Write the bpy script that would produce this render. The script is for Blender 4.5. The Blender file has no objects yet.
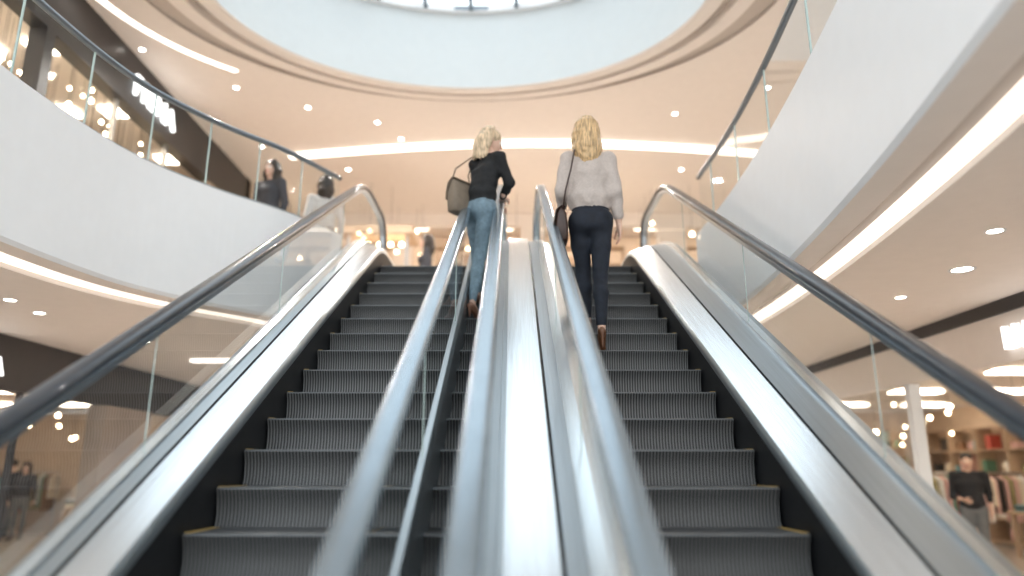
import bpy, math, random, time
import numpy as np
from mathutils import Vector, Matrix, noise
from mathutils.geometry import tessellate_polygon
random.seed(7)
C=bpy.context; D=bpy.data

# ------------------------------------------------------------ materials
def mat(name,col,rough=.5,metal=0.,nscale=8.,namt=.06,bump=0.,coat=0.,emit=0.,ecol=None,spec=.5,stretch=None):
    m=D.materials.new(name); m.use_nodes=True
    nt=m.node_tree; b=nt.nodes['Principled BSDF']
    b.inputs['Roughness'].default_value=rough; b.inputs['Metallic'].default_value=metal
    b.inputs['Coat Weight'].default_value=coat; b.inputs['Specular IOR Level'].default_value=spec
    tc=nt.nodes.new('ShaderNodeTexCoord'); mp=nt.nodes.new('ShaderNodeMapping')
    if stretch: mp.inputs['Scale'].default_value=stretch
    nt.links.new(tc.outputs['Object'],mp.inputs['Vector'])
    n=nt.nodes.new('ShaderNodeTexNoise'); n.inputs['Scale'].default_value=nscale; n.inputs['Detail'].default_value=3
    nt.links.new(mp.outputs['Vector'],n.inputs['Vector'])
    r=nt.nodes.new('ShaderNodeValToRGB')
    r.color_ramp.elements[0].position=.3; r.color_ramp.elements[1].position=.7
    r.color_ramp.elements[0].color=[max(0,c*(1-namt)) for c in col]+[1]
    r.color_ramp.elements[1].color=[min(1,c*(1+namt)) for c in col]+[1]
    nt.links.new(n.outputs['Fac'],r.inputs['Fac']); nt.links.new(r.outputs['Color'],b.inputs['Base Color'])
    if bump:
        bp=nt.nodes.new('ShaderNodeBump'); bp.inputs['Strength'].default_value=bump; bp.inputs['Distance'].default_value=.01
        nt.links.new(n.outputs['Fac'],bp.inputs['Height']); nt.links.new(bp.outputs['Normal'],b.inputs['Normal'])
    if emit:
        b.inputs['Emission Color'].default_value=list(ecol or col)+[1]; b.inputs['Emission Strength'].default_value=emit
    return m
def glassmat(name,tint=(.93,.97,.96),ior=1.5,rough=.01,refl=1.):
    m=D.materials.new(name); m.use_nodes=True; nt=m.node_tree; nt.nodes.clear()
    o=nt.nodes.new('ShaderNodeOutputMaterial'); mx=nt.nodes.new('ShaderNodeMixShader')
    t=nt.nodes.new('ShaderNodeBsdfTransparent'); g=nt.nodes.new('ShaderNodeBsdfGlossy'); f=nt.nodes.new('ShaderNodeFresnel')
    t.inputs['Color'].default_value=(*tint,1); g.inputs['Roughness'].default_value=rough; f.inputs['IOR'].default_value=ior
    mu=nt.nodes.new('ShaderNodeMath'); mu.operation='MULTIPLY'; mu.inputs[1].default_value=refl
    nt.links.new(f.outputs[0],mu.inputs[0])
    nt.links.new(mu.outputs[0],mx.inputs[0]); nt.links.new(t.outputs[0],mx.inputs[1]); nt.links.new(g.outputs[0],mx.inputs[2])
    nt.links.new(mx.outputs[0],o.inputs[0]); return m
def stripemat(name,c1,c2,period,rough=.4,metal=.3):
    m=D.materials.new(name); m.use_nodes=True; nt=m.node_tree; b=nt.nodes['Principled BSDF']
    b.inputs['Roughness'].default_value=rough; b.inputs['Metallic'].default_value=metal
    tc=nt.nodes.new('ShaderNodeTexCoord'); sp=nt.nodes.new('ShaderNodeSeparateXYZ'); nt.links.new(tc.outputs['Object'],sp.inputs[0])
    mu=nt.nodes.new('ShaderNodeMath'); mu.operation='MULTIPLY'; mu.inputs[1].default_value=2*math.pi/period
    si=nt.nodes.new('ShaderNodeMath'); si.operation='SINE'
    nt.links.new(sp.outputs['X'],mu.inputs[0]); nt.links.new(mu.outputs[0],si.inputs[0])
    r=nt.nodes.new('ShaderNodeMapRange'); r.inputs[1].default_value=-.6; r.inputs[2].default_value=.6
    nt.links.new(si.outputs[0],r.inputs[0])
    mx=nt.nodes.new('ShaderNodeMix'); mx.data_type='RGBA'
    mx.inputs[6].default_value=(*c1,1); mx.inputs[7].default_value=(*c2,1)
    nt.links.new(r.outputs[0],mx.inputs[0]); nt.links.new(mx.outputs[2],b.inputs['Base Color'])
    bp=nt.nodes.new('ShaderNodeBump'); bp.inputs['Strength'].default_value=.6; bp.inputs['Distance'].default_value=.004
    nt.links.new(r.outputs[0],bp.inputs['Height']); nt.links.new(bp.outputs['Normal'],b.inputs['Normal'])
    return m
def tilemat(name,c1,c2,size,rough=.15):
    m=D.materials.new(name); m.use_nodes=True; nt=m.node_tree; b=nt.nodes['Principled BSDF']
    b.inputs['Roughness'].default_value=rough
    tc=nt.nodes.new('ShaderNodeTexCoord'); br=nt.nodes.new('ShaderNodeTexBrick')
    br.offset=0; br.inputs['Scale'].default_value=1; br.inputs['Brick Width'].default_value=size; br.inputs['Row Height'].default_value=size
    br.inputs['Mortar Size'].default_value=.006; br.inputs['Color1'].default_value=(*c1,1); br.inputs['Color2'].default_value=(*c2,1)
    br.inputs['Mortar'].default_value=(.4,.36,.32,1)
    nt.links.new(tc.outputs['Object'],br.inputs['Vector']); nt.links.new(br.outputs['Color'],b.inputs['Base Color']); return m

M=dict(
 white=mat('white_plaster',(.85,.86,.875),.5,namt=.01),
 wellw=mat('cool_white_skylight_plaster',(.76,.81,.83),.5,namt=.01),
 cream=mat('cream_ceiling_paint',(.82,.755,.70),.6,namt=.015),
 beige=mat('beige_trim_recess_shade',(.54,.48,.43),.6,namt=.02),  # beige trim; the soffit recess has its shadow put into this colour
 tan=mat('tan_stone_cladding',(.42,.34,.28),.4,namt=.1,nscale=3),
 dark=mat('dark_shop_fascia',(.03,.026,.026),.4,namt=.1),
 steel=mat('brushed_steel',(.76,.82,.87),.25,1.,nscale=3,namt=.10,stretch=(60,.6,.6)),
 steel2=mat('satin_steel_panel',(.46,.51,.55),.34,1.,nscale=3,namt=.08,stretch=(60,.6,.6)),
 rail=mat('sky_sheen_grey_handrail_rubber',(.32,.39,.45),.26,.85,namt=.04),  # silvery grey puts reflected sky light into the inner handrail colour
 drail=mat('dark_handrail_rubber',(.020,.028,.040),.28,0.,namt=.1,coat=.3),
 black=mat('black_skirt_panel',(.012,.013,.015),.5,namt=.2,spec=.3),
 yellow=mat('yellow_safety_line',(.45,.30,.10),.5),
 riser=stripemat('ribbed_step_riser',(.030,.032,.034),(.175,.18,.185),.017,.42,.3),
 tread=stripemat('ribbed_step_tread',(.03,.03,.032),(.11,.115,.12),.010,.45,.3),
 nose=mat('step_nosing_metal',(.12,.125,.13),.4,.5),
 glass=glassmat('balustrade_glass',(.95,.98,.98),1.45,.01,.32),
 shopglass=glassmat('shop_window_glass',(.97,.98,.98),1.3,.01,.4),
 edge=mat('glass_edge_green',(.42,.52,.50),.2),
 floor=tilemat('polished_floor_tile',(.64,.58,.52),(.61,.55,.49),.8),
 glow=mat('cove_light_diffuser',(1,.93,.85),.5,emit=.95,ecol=(1,.89,.80)),
 glow2=mat('ceiling_cove_light_diffuser',(1,.93,.85),.5,emit=2.0,ecol=(1,.93,.86)),
 lamp=mat('downlight_lens',(1,.95,.9),.5,emit=14,ecol=(1,.94,.86)),
 panel=mat('added_shop_light_panel',(1,.93,.84),.5,emit=8.5,ecol=(1,.86,.71)),  # glowing panels added to brighten the shop interiors
 bulb=mat('warm_bulb',(1,.8,.55),.5,emit=20,ecol=(1,.76,.50)),
 sign=mat('white_sign_letters',(1,1,1),.5,emit=1.5,ecol=(1,1,1)),
 screen=mat('blue_display_screen',(.3,.6,.9),.3,emit=2.5,ecol=(.35,.65,1.),nscale=2,namt=.5),
 red=mat('deep_red_poster',(.34,.06,.05),.4,namt=.6,nscale=3,emit=.2,ecol=(.5,.1,.08)),
 shopwall=mat('shop_wall_warm',(.70,.56,.43),.6,namt=.05),
 wood=mat('shelf_wood',(.52,.38,.26),.5,namt=.15,stretch=(1,8,8)),
 chrome=mat('window_frame_metal',(.50,.50,.50),.3,.8),
 crail=mat('balustrade_top_rail_metal',(.22,.25,.28),.3,.8),
)
goods=[mat('merch_%s'%n,c,.5) for n,c in dict(red=(.55,.10,.07),green=(.12,.28,.20),white=(.82,.80,.77),black=(.05,.045,.04),
   tan=(.60,.42,.28),pink=(.72,.46,.42),teal=(.15,.34,.38),olive=(.36,.33,.16),cream=(.80,.70,.56),brown=(.28,.16,.09)).items()]

# ------------------------------------------------------------ mesh builder
class MB:
    def __init__(s): s.v=[];s.f=[];s.m=[];s.mats=[];s.sm=[]
    def mi(s,m):
        if m not in s.mats: s.mats.append(m)
        return s.mats.index(m)
    def add(s,vs,fs,m,sm=False):
        o=len(s.v); s.v+= [tuple(v) for v in vs]; i=s.mi(m)
        for f in fs: s.f.append([o+a for a in f]); s.m.append(i); s.sm.append(sm)
    def box(s,x0,x1,y0,y1,z0,z1,m):
        vs=[(x,y,z) for z in (z0,z1) for y in (y0,y1) for x in (x0,x1)]
        s.add(vs,[(0,2,3,1),(4,5,7,6),(0,1,5,4),(2,6,7,3),(0,4,6,2),(1,3,7,5)],m)
    def rings(s,rings,m,closed=True,caps=False,sm=True):
        n=len(rings[0]); vs=[p for r in rings for p in r]; fs=[]
        for i in range(len(rings)-1):
            for j in range(n if closed else n-1):
                k=(j+1)%n; fs.append((i*n+j,i*n+k,(i+1)*n+k,(i+1)*n+j))
        if caps and closed: fs.append(list(range(n))[::-1]); fs.append([(len(rings)-1)*n+j for j in range(n)])
        s.add(vs,fs,m,sm)
    def tube(s,pts,r,m,n=10):
        pts=[Vector(p) for p in pts]; rs=[]
        up=Vector((0,0,1)); 
        for i,p in enumerate(pts):
            t=(pts[min(i+1,len(pts)-1)]-pts[max(i-1,0)]).normalized()
            a=t.cross(up); 
            if a.length<.05: a=t.cross(Vector((0,1,0)))
            a.normalize(); b=a.cross(t); rr=r[i] if isinstance(r,(list,tuple)) else r
            rs.append([p+a*rr*math.cos(q)+b*rr*math.sin(q) for q in [2*math.pi*k/n for k in range(n)]])
        s.rings(rs,m,True,True)
    def ball(s,c,r,m,n=8):
        rs=[]
        for i in range(n+1):
            a=math.pi*i/n; rr=max(1e-4,math.sin(a)*r)
            rs.append([(c[0]+rr*math.cos(q),c[1]+rr*math.sin(q),c[2]-math.cos(a)*r) for q in [2*math.pi*k/(n+2) for k in range(n+2)]])
        s.rings(rs,m)
    def poly(s,pts,z,m,flip=False):
        tr=tessellate_polygon([[Vector((p[0],p[1],0)) for p in pts]])
        s.add([(p[0],p[1],z) for p in pts],[t[::-1] if flip else t for t in tr],m)
    def build(s,name,parent=None,bevel=0):
        me=D.meshes.new(name); me.from_pydata(s.v,[],s.f)
        for m in s.mats: me.materials.append(m)
        me.polygons.foreach_set('material_index',s.m); me.polygons.foreach_set('use_smooth',s.sm); me.update()
        o=D.objects.new(name,me); C.collection.objects.link(o)
        if parent: o.parent=parent
        if bevel:
            b=o.modifiers.new('bevel','BEVEL'); b.width=bevel; b.segments=2; b.limit_method='ANGLE'
        return o
def empty(name):
    e=D.objects.new(name,None); C.collection.objects.link(e); return e

# ------------------------------------------------------------ escalators
Z1=3.69; SL=math.tan(math.radians(30)); Y0=.97; Y1=Y0+Z1/SL; W=.35
def q(t): return 0. if t<-W else (t if t>W else (t+W)**2/(4*W))
def base(y): return SL*(q(y-Y0)-q(y-Y1))
YS=[-.35+.15*i for i in range(int(9.0/.15)+1)]
def sweep(mb,prof,m,ys=YS,sm=False):
    rs=[[(x,y,max(.003,base(y)+h)) for x,h in prof] for y in ys]
    mb.rings(rs,m,False,False,sm)
def rail_path(h):
    r=.30; P=[]
    yb=-.25; ye=8.35
    for i in range(9): a=math.radians(270-180*i/8); P.append((yb+r*math.cos(a),h-r+r*math.sin(a)))
    for y in YS:
        if yb+.05<y<ye-.05: P.append((y,base(y)+h))
    for i in range(9): a=math.radians(90-180*i/8); P.append((ye+r*math.cos(a),Z1+h-r+r*math.sin(a)))
    return P
def handrail(name,x,mrail,parent,h=.878,w=.045,t=.028):
    P=rail_path(h); mb=MB(); rs=[];rt=[]
    for i,(y,z) in enumerate(P):
        a=P[max(i-1,0)];b=P[min(i+1,len(P)-1)]; ty,tz=b[0]-a[0],b[1]-a[1]; L=math.hypot(ty,tz); ty/=L;tz/=L
        ny,nz=-tz,ty
        ring=[]
        for k in range(16):
            c,s_=math.cos(2*math.pi*k/16),math.sin(2*math.pi*k/16)
            cx=math.copysign(abs(c)**.6,c)*w; cn=math.copysign(abs(s_)**.8,s_)*t
            ring.append((x+cx,y+ny*cn,z+nz*cn))
        rs.append(ring)
        rt.append([(x+dx,y+ny*dn,z+nz*dn) for dx,dn in ((-w*.55,-t*.6),(w*.55,-t*.6),(w*.5,-t-.03),(-w*.5,-t-.03))])
    mb.rings(rs,mrail,True,True); mb.rings(rt,M['steel2'],True,True,False)
    return mb.build(name,parent)
def glass(name,x,parent,h0=.25,h1=.83):
    mb=MB(); y=-.05; 
    while y<8.4:
        ye=min(y+1.65,8.45); yy=[y+.004+(ye-y-.008)*i/10 for i in range(11)]
        mb.rings([[(x,a,base(a)+h0),(x,a,base(a)+h1)] for a in yy],M['glass'],False,False,False)
        for e in (yy[0],):
            mb.add([(x-.003,e-.003,base(e)+h0),(x+.003,e-.003,base(e)+h0),(x+.003,e-.003,base(e)+h1),(x-.003,e-.003,base(e)+h1)],[(0,1,2,3)],M['edge'])
        y=ye
    return mb.build(name,parent)
def steps(name,x0,x1,parent):
    mb=MB(); dy=.18/SL; ph=(1.44+.56)/SL
    k0=int(math.floor((ph-Y0)/dy)); y=ph-k0*dy
    while y<Y1+.35:
        z=base(y); zn=base(y-dy) if y-dy>Y0 else 0
        yn=y+dy; r=z-zn
        if r>.004:
            pr=[(y+.0,z-.010),(y+.010,z-.03),(y+.024,z-r*.35),(y+.030,z-r*.7),(y+.02,zn+.0)]
            mb.rings([[(x0,a,b),(x1,a,b)] for a,b in pr],M['riser'],False,False,True)
            mb.rings([[(x0,a,b),(x1,a,b)] for a,b in ((y+.02,z),(y+.004,z-.002),(y,z-.010))],M['nose'],False,False,True)
        mb.rings([[(x0,yn+.03,z),(x1,yn+.03,z)],[(x0,y+.02,z),(x1,y+.02,z)]],M['tread'],False,False,False)
        for xa in (x0,x1-.03):
            mb.box(xa,xa+.03,y+.012,yn,z+.0005,z+.003,M['yellow'])
        y=yn
    return mb.build(name,parent)
escL=empty('escalator'); escR=empty('escalator')
steps('steps',-1.375,-.18,escL); steps('steps',.45,1.245,escR)
mb=MB(); sweep(mb,[(-1.385,-.2),(-1.385,.13)],M['black']); sweep(mb,[(-1.385,.13),(-1.39,.165),(-1.405,.190)],M['steel2'],sm=True)
sweep(mb,[(-1.405,.190),(-1.535,.244)],M['steel']); sweep(mb,[(-1.535,.244),(-1.538,.236),(-1.546,.236),(-1.549,.249)],M['black']); sweep(mb,[(-1.549,.249),(-1.60,.262)],M['steel2']); sweep(mb,[(-1.60,.262),(-1.605,.28),(-1.655,.28),(-1.66,.262)],M['steel'])
sweep(mb,[(-1.66,.262),(-1.70,.25),(-1.71,.22),(-1.71,-.6)],M['steel2']); sweep(mb,[(-1.71,-.6),(0.1,-.6)],M['white'])
mb.build('outer_deck_and_skirt',escL)
glass('outer_glass_balustrade',-1.63,escL); handrail('outer_handrail',-1.63,M['drail'],escL)
mb=MB(); sweep(mb,[(-.425,-.1),(-.425,.2),(-.41,.25),(-.382,.25),(-.368,.2),(-.368,-.1)],M['steel2']); mb.build('divider_deck',escL)
glass('divider_glass_balustrade',-.396,escL); handrail('divider_handrail',-.396,M['rail'],escL,w=.046)
mb=MB(); sweep(mb,[(-.185,-.1),(-.185,.19)],M['black']); sweep(mb,[(-.185,.19),(-.17,.235),(-.135,.262)],M['steel'],sm=True)
sweep(mb,[(-.135,.262),(-.06,.262)],M['steel2']); sweep(mb,[(-.06,.262),(-.055,.285),(-.03,.289)],M['steel2']); sweep(mb,[(-.03,.289),(.165,.289),(.17,.262)],M['steel'])
sweep(mb,[(.17,.262),(.185,.255)],M['black']); sweep(mb,[(.185,.262),(.255,.262)],M['steel2']); sweep(mb,[(.255,.262),(.26,.275),(.33,.275)],M['steel'])
mb.build('median_deck',escL)
glass('inner_glass_balustrade',-.114,escL); handrail('inner_handrail',-.114,M['rail'],escL,w=.046)
mb=MB(); sweep(mb,[(.33,.262),(.40,.235),(.43,.2)],M['steel'],sm=True); sweep(mb,[(.44,.2),(.44,-.1)],M['black']); mb.build('inner_deck_and_skirt',escR)
glass('inner_glass_balustrade',.308,escR); handrail('inner_handrail',.308,M['rail'],escR,w=.046)
mb=MB(); sweep(mb,[(1.26,-.2),(1.26,.10)],M['black']); sweep(mb,[(1.26,.10),(1.265,.125),(1.28,.15)],M['steel2'],sm=True)
sweep(mb,[(1.28,.15),(1.45,.21)],M['steel']); sweep(mb,[(1.45,.21),(1.453,.202),(1.461,.202),(1.464,.215)],M['black']); sweep(mb,[(1.464,.215),(1.62,.235)],M['steel2'])
sweep(mb,[(1.62,.235),(1.625,.26),(1.675,.26),(1.68,.25)],M['steel'])
sweep(mb,[(1.68,.25),(1.72,.25),(1.73,.22),(1.73,-.6)],M['steel2']); sweep(mb,[(0.1,-.6),(1.73,-.6)],M['white'])
mb.build('outer_deck_and_skirt',escR)
glass('outer_glass_balustrade',1.65,escR); handrail('outer_handrail',1.665,M['drail'],escR)
for e,a,b in ((escL,-1.35,-.19),(escR,.44,1.25)):
    mb=MB(); mb.box(a,b,Y1+.33,8.65,Z1-.02,Z1+.006,M['steel2']); mb.box(a,b,Y1+.29,Y1+.34,Z1-.02,Z1+.009,M['yellow'])
    mb.box(a,b,-.3,Y0-.35,.003,.008,M['steel2']); mb.build('landing_plate',e)

# ------------------------------------------------------------ building: slabs & edges
def catmull(P,n=10):
    P=[Vector((p[0],p[1])) for p in P]; P=[2*P[0]-P[1]]+P+[2*P[-1]-P[-2]]; out=[]
    for i in range(1,len(P)-2):
        for k in range(n):
            t=k/n; a,b,c,d=P[i-1:i+3]
            out.append(.5*((2*b)+(c-a)*t+(2*a-5*b+4*c-d)*t*t+(3*b-a-3*c+d)*t**3))
    out.append(P[-2]); return out
LC=catmull([(-3.7,-3),(-3.42,1),(-3.30,3.4),(-3.28,4.5),(-3.12,5.5),(-2.75,6.25),(-2.3,6.85),(-1.9,7.6)])
RC=catmull([(.9,-3),(1.28,.3),(1.57,2),(1.80,3.4),(1.98,5.0),(2.06,6.4),(2.05,7.6)])
def offset(P,d,side):
    out=[]
    for i,p in enumerate(P):
        t=(P[min(i+1,len(P)-1)]-P[max(i-1,0)]).normalized(); n=Vector((-t.y,t.x))*side
        out.append(p+n*d)
    return out
SOF=2.95; PAR=4.05; RAILZ=4.74
mb=MB()
for P,side,nm in ((LC,1,'l'),(RC,-1,'r')):
    def sw(prof,m,sm=False):
        offs=[(offset(P,d,side),z) for d,z in prof]
        mb.rings([[(o[i].x,o[i].y,z) for o,z in offs] for i in range(len(P))],m,False,False,sm)
    sw([(.14,Z1),(.14,PAR),(0,PAR),(0,SOF+.03),(.02,SOF)],M['white'])
    sw([(.02,SOF),(.20,SOF)],M['cream']); sw([(.20,SOF),(.20,SOF+.06),(.34,SOF+.06)],M['beige'])
    sw([(.34,SOF+.06),(.34,SOF+.02),(.44,SOF+.02)],M['glow']); sw([(.44,SOF+.02),(.44,SOF-.02),(.52,SOF-.02),(.52,SOF+.04)],M['cream'])
mb.build('trim_atrium_edge')
XA,XB,YF=-14,11,19
mb=MB()
polyf=[(p.x,p.y) for p in LC]+[(p.x,p.y) for p in reversed(RC)]+[(XB,-3),(XB,YF),(XA,YF),(XA,-3)]
mb.poly(polyf,Z1,M['floor'])
mb.box(-1.9,1.92,7.62,7.8,SOF,Z1-.03,M['white'])
mb.build('floor_upper')
mb=MB()
lo=offset(LC,.5,1); ro=offset(RC,.5,-1)
polys=[(p.x,p.y) for p in lo]+[(-1.9,8.1),(-1.9,7.7),(1.92,7.7),(1.92,8.1)]+[(p.x,p.y) for p in reversed(ro)]+[(XB,-3),(XB,YF),(XA,YF),(XA,-3)]
mb.poly(polys,SOF+.03,M['cream'],True); mb.build('ceiling_lower')
mb=MB(); mb.box(XA,XB,-4,YF,-.1,0,M['floor']); mb.build('floor')
for P,side in ((LC,1),(RC,-1)):
    e=empty('glass_balustrade'); c=offset(P,.07,side)
    g=MB(); 
    for i in range(len(c)-1):
        a,b=c[i],c[i+1]
        if b.y<-1: continue
        gap=(i%7==0); d=(b-a).normalized()*.008
        a2=a+d if gap else a
        g.add([(a2.x,a2.y,PAR-.05),(b.x,b.y,PAR-.05),(b.x,b.y,RAILZ-.02),(a2.x,a2.y,RAILZ-.02)],[(0,1,2,3)],M['glass'],True)
        if gap: g.box(a.x-.006,a.x+.006,a.y-.006,a.y+.006,PAR-.02,RAILZ-.02,M['edge'])
    g.build('glass_panels',e)
    r=MB(); r.tube([(p.x,p.y,RAILZ) for p in c if p.y>-1],.028,M['crail'],10); r.build('top_rail',e)
    r=MB(); r.rings([[(p.x,p.y,PAR+dz) for dz in (0,.04)] for p in offset(P,.055,side) if p.y>-1],M['steel2'],False); r.build('base_channel',e)

# ------------------------------------------------------------ main ceiling with oval skylight
HC=7.02; cx,cy,ea,eb=-.60,7.0,2.90,2.32
N=96
def ell(a,b,z,n=N): return [(cx+a*math.cos(2*math.pi*i/n),cy+b*math.sin(2*math.pi*i/n),z) for i in range(n)]
def rect(z,x0=-9,x1=9,y0=2.5,y1=15):
    out=[]
    for i in range(N):
        c,s_=math.cos(2*math.pi*i/N),math.sin(2*math.pi*i/N)
        tx=((x1-cx) if c>0 else (x0-cx))/c if abs(c)>1e-6 else 1e9
        ty=((y1-cy) if s_>0 else (y0-cy))/s_ if abs(s_)>1e-6 else 1e9
        t=min(tx,ty); out.append((cx+c*t,cy+s_*t,z))
    return out
def loop(mb,rs,m,sm=True):
    mb.rings([list(x) for x in rs],m,True,False,sm)
mb=MB()
loop(mb,[ell(ea+1.5,eb+.85,HC),rect(HC)],M['cream'],False)
loop(mb,[ell(ea+.95,eb+.60,HC-.05),ell(ea+1.5,eb+.82,HC-.05),ell(ea+1.5,eb+.85,HC)],M['cream'],False)
mb.build('ceiling')
WT=8.06
mb=MB()
loop(mb,[ell(ea,eb,HC-.16),ell(ea+.03,eb+.03,HC-.18),ell(ea+.20,eb+.15,HC-.18),ell(ea+.22,eb+.17,HC-.02)],M['cream'],False)
loop(mb,[ell(ea+.22,eb+.17,HC-.02),ell(ea+.40,eb+.30,HC-.02)],M['beige'],False)
loop(mb,[ell(ea+.40,eb+.30,HC-.02),ell(ea+.40,eb+.30,HC-.13),ell(ea+.60,eb+.43,HC-.13),ell(ea+.60,eb+.43,HC-.0)],M['cream'],False)
loop(mb,[ell(ea+.60,eb+.43,HC-.0),ell(ea+.95,eb+.60,HC-.0),ell(ea+.95,eb+.60,HC-.05)],M['beige'],False)
mb.build('trim_skylight_ring')
mb=MB()
ri=[i for i in range(N) if 37<=i<=62]
A=ell(ea+1.42,eb+.77,HC-.055);B=ell(ea+1.52,eb+.85,HC-.055)
mb.rings([[A[i],B[i]] for i in ri],M['glow2'],False); mb.build('cove_light')
mb=MB(); loop(mb,[ell(ea,eb,WT),ell(ea,eb,HC-.16)],M['wellw']); mb.build('wall_skylight_well')
sk=MB()
loop(sk,[ell(ea,eb,WT),ell(ea,eb,WT+.1),ell(ea-.08,eb-.08,WT+.1),ell(ea-.08,eb-.08,WT),ell(ea,eb,WT)],M['white'],False)
for i in range(-4,5):
    x=i*.66; h=eb*math.sqrt(max(0,1-(x/ea)**2)); 
    if h>.2: sk.box(cx+x-.025,cx+x+.025,cy-h,cy+h,WT+.01,WT+.10,M['crail'])
for j in range(-3,4):
    y=j*.75; h=ea*math.sqrt(max(0,1-(y/eb)**2)); sk.box(cx-h,cx+h,cy+y-.02,cy+y+.02,WT+.02,WT+.08,M['crail'])
sk.build('window_skylight')
mb=MB(); arc=[(x,11.9-.55*math.cos((x-.5)/4.6*math.pi/2)) for x in [-4+9*i/30 for i in range(31)]]
mb.rings([[(x,y,HC-.005),(x,y,HC-.06),(x,y+.14,HC-.06),(x,y+.14,HC-.005)] for x,y in arc],M['glow2'],False,False,False)
mb.build('cove_light')

# ------------------------------------------------------------ shops
def rack(name,x0,x1,y0,y1,z0,z1,axis='x',nsh=5,seed=1,parent=None,fill=.75):
    rnd=random.Random(seed); mb=MB()
    L=(x1-x0) if axis=='x' else (y1-y0)
    def bx(a0,a1,d0,d1,c0,c1,m):
        if axis=='x': mb.box(x0+a0,x0+a1,y0+d0,y0+d1,c0,c1,m)
        else: mb.box(x0+d0,x0+d1,y0+a0,y0+a1,c0,c1,m)
    dp=(y1-y0) if axis=='x' else (x1-x0)
    n=max(1,round(L/1.0))
    for i in range(n+1): bx(i*(L-.04)/n,i*(L-.04)/n+.04,0,dp,z0,z1,M['wood'])
    for k in range(nsh+1):
        z=z0+.05+(z1-z0-.08)*k/nsh; bx(0,L,0,dp,z,z+.03,M['wood'])
        if k==nsh: continue
        gapz=(z1-z0-.08)/nsh-.05; a=.08
        while a<L-.34:
            w=rnd.uniform(.12,.3); 
            if rnd.random()<fill:
                hh=gapz*rnd.uniform(.3,.9); m=rnd.choice(goods)
                if rnd.random()<.4:
                    cxx=a+w/2; c=(x0+cxx,y0+dp/2) if axis=='x' else (x0+dp/2,y0+cxx)
                    mb.tube([(c[0],c[1],z+.03),(c[0],c[1],z+.03+hh*.7),(c[0],c[1],z+.03+hh*.8),(c[0],c[1],z+.03+hh)],[w*.35,w*.4,w*.15,w*.15],m,8)
                else: bx(a,a+w,dp*.2,dp*.8,z+.03,z+.03+hh,m)
            a+=w+rnd.uniform(.04,.12)
    return mb.build(name,parent)
def clothes_rail(name,x,y,L,z0,seed,axis='y'):
    rnd=random.Random(seed); mb=MB(); H=1.45
    def T(u,a,z): return (x+u,y+a,z) if axis=='y' else (x+a,y+u,z)
    for a in (0,L):
        mb.tube([T(0,a,z0),T(0,a,z0+H)],.015,M['chrome'],8); mb.tube([T(-.25,a,z0+.015),T(.25,a,z0+.015)],.015,M['chrome'],8)
    mb.tube([T(0,0,z0+H),T(0,L,z0+H)],.015,M['chrome'],8)
    a=.08
    while a<L-.06:
        m=rnd.choice(goods); w=rnd.uniform(.19,.24); hh=rnd.uniform(.6,.95)
        pr=[(-w*.2,-.05),(-w,-.14),(-w*1.05,-hh),(w*1.05,-hh),(w,-.14),(w*.2,-.05)]
        mb.rings([[T(u,a-.025,z0+H+v) for u,v in pr],[T(u,a+.025,z0+H+v) for u,v in pr]],m,True,True,False)
        mb.tube([T(0,a,z0+H-.05),T(0,a,z0+H+.01)],.004,M['chrome'],5)
        a+=rnd.uniform(.07,.12)
    return mb.build(name)
def table(name,x,y,w,d,z0,seed):
    rnd=random.Random(seed); mb=MB(); h=.8
    mb.box(x,x+w,y,y+d,z0+h-.05,z0+h,M['wood'])
    for a in (x+.04,x+w-.1):
        for b in (y+.04,y+d-.1): mb.box(a,a+.06,b,b+.06,z0,z0+h-.05,M['wood'])
    mb.box(x+.08,x+w-.08,y+.08,y+d-.08,z0+.2,z0+.23,M['wood'])
    for i in range(int(w/.33)):
        for j in range(int(d/.38)):
            zz=z0+h
            for k in range(rnd.randint(2,5)):
                t=rnd.uniform(.03,.05); m=rnd.choice(goods); a=x+.05+i*.33; b=y+.05+j*.38
                mb.box(a,a+.26,b,b+.3,zz,zz+t,m); zz+=t+.002
    return mb.build(name)
def panels(name,x0,x1,y0,y1,z,nx,ny,m,sx=.9,sy=.25):
    mb=MB()
    for i in range(nx):
        for j in range(ny):
            x=x0+(x1-x0)*(i+.5)/nx; y=y0+(y1-y0)*(j+.5)/ny
            mb.box(x-sx/2,x+sx/2,y-sy/2,y+sy/2,z-.03,z,m)
    return mb.build(name)
def text(s,name,loc,rot,size,m,ext=.03):
    cu=D.curves.new(name,'FONT'); cu.body=s; cu.size=size; cu.extrude=ext; cu.align_x='CENTER'; cu.offset=.012*size
    o=D.objects.new(name,cu); C.collection.objects.link(o); o.location=loc; o.rotation_euler=rot
    C.view_layer.update(); me=D.meshes.new_from_object(o); D.objects.remove(o)
    o=D.objects.new(name,me); C.collection.objects.link(o); o.location=loc; o.rotation_euler=rot; me.materials.clear(); me.materials.append(m); return o
def bulbs(name,n,xr,yr,zr,zc,seed,r=.03):
    rnd=random.Random(seed); mb=MB()
    for i in range(n):
        b=(rnd.uniform(*xr),rnd.uniform(*yr),rnd.uniform(*zr)); mb.ball(b,r*rnd.uniform(.7,1.2),M['bulb'],5)
        mb.tube([(b[0],b[1],b[2]+.02),(b[0],b[1],zc)],.003,M['dark'],4)
    mb.build(name)

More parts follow.
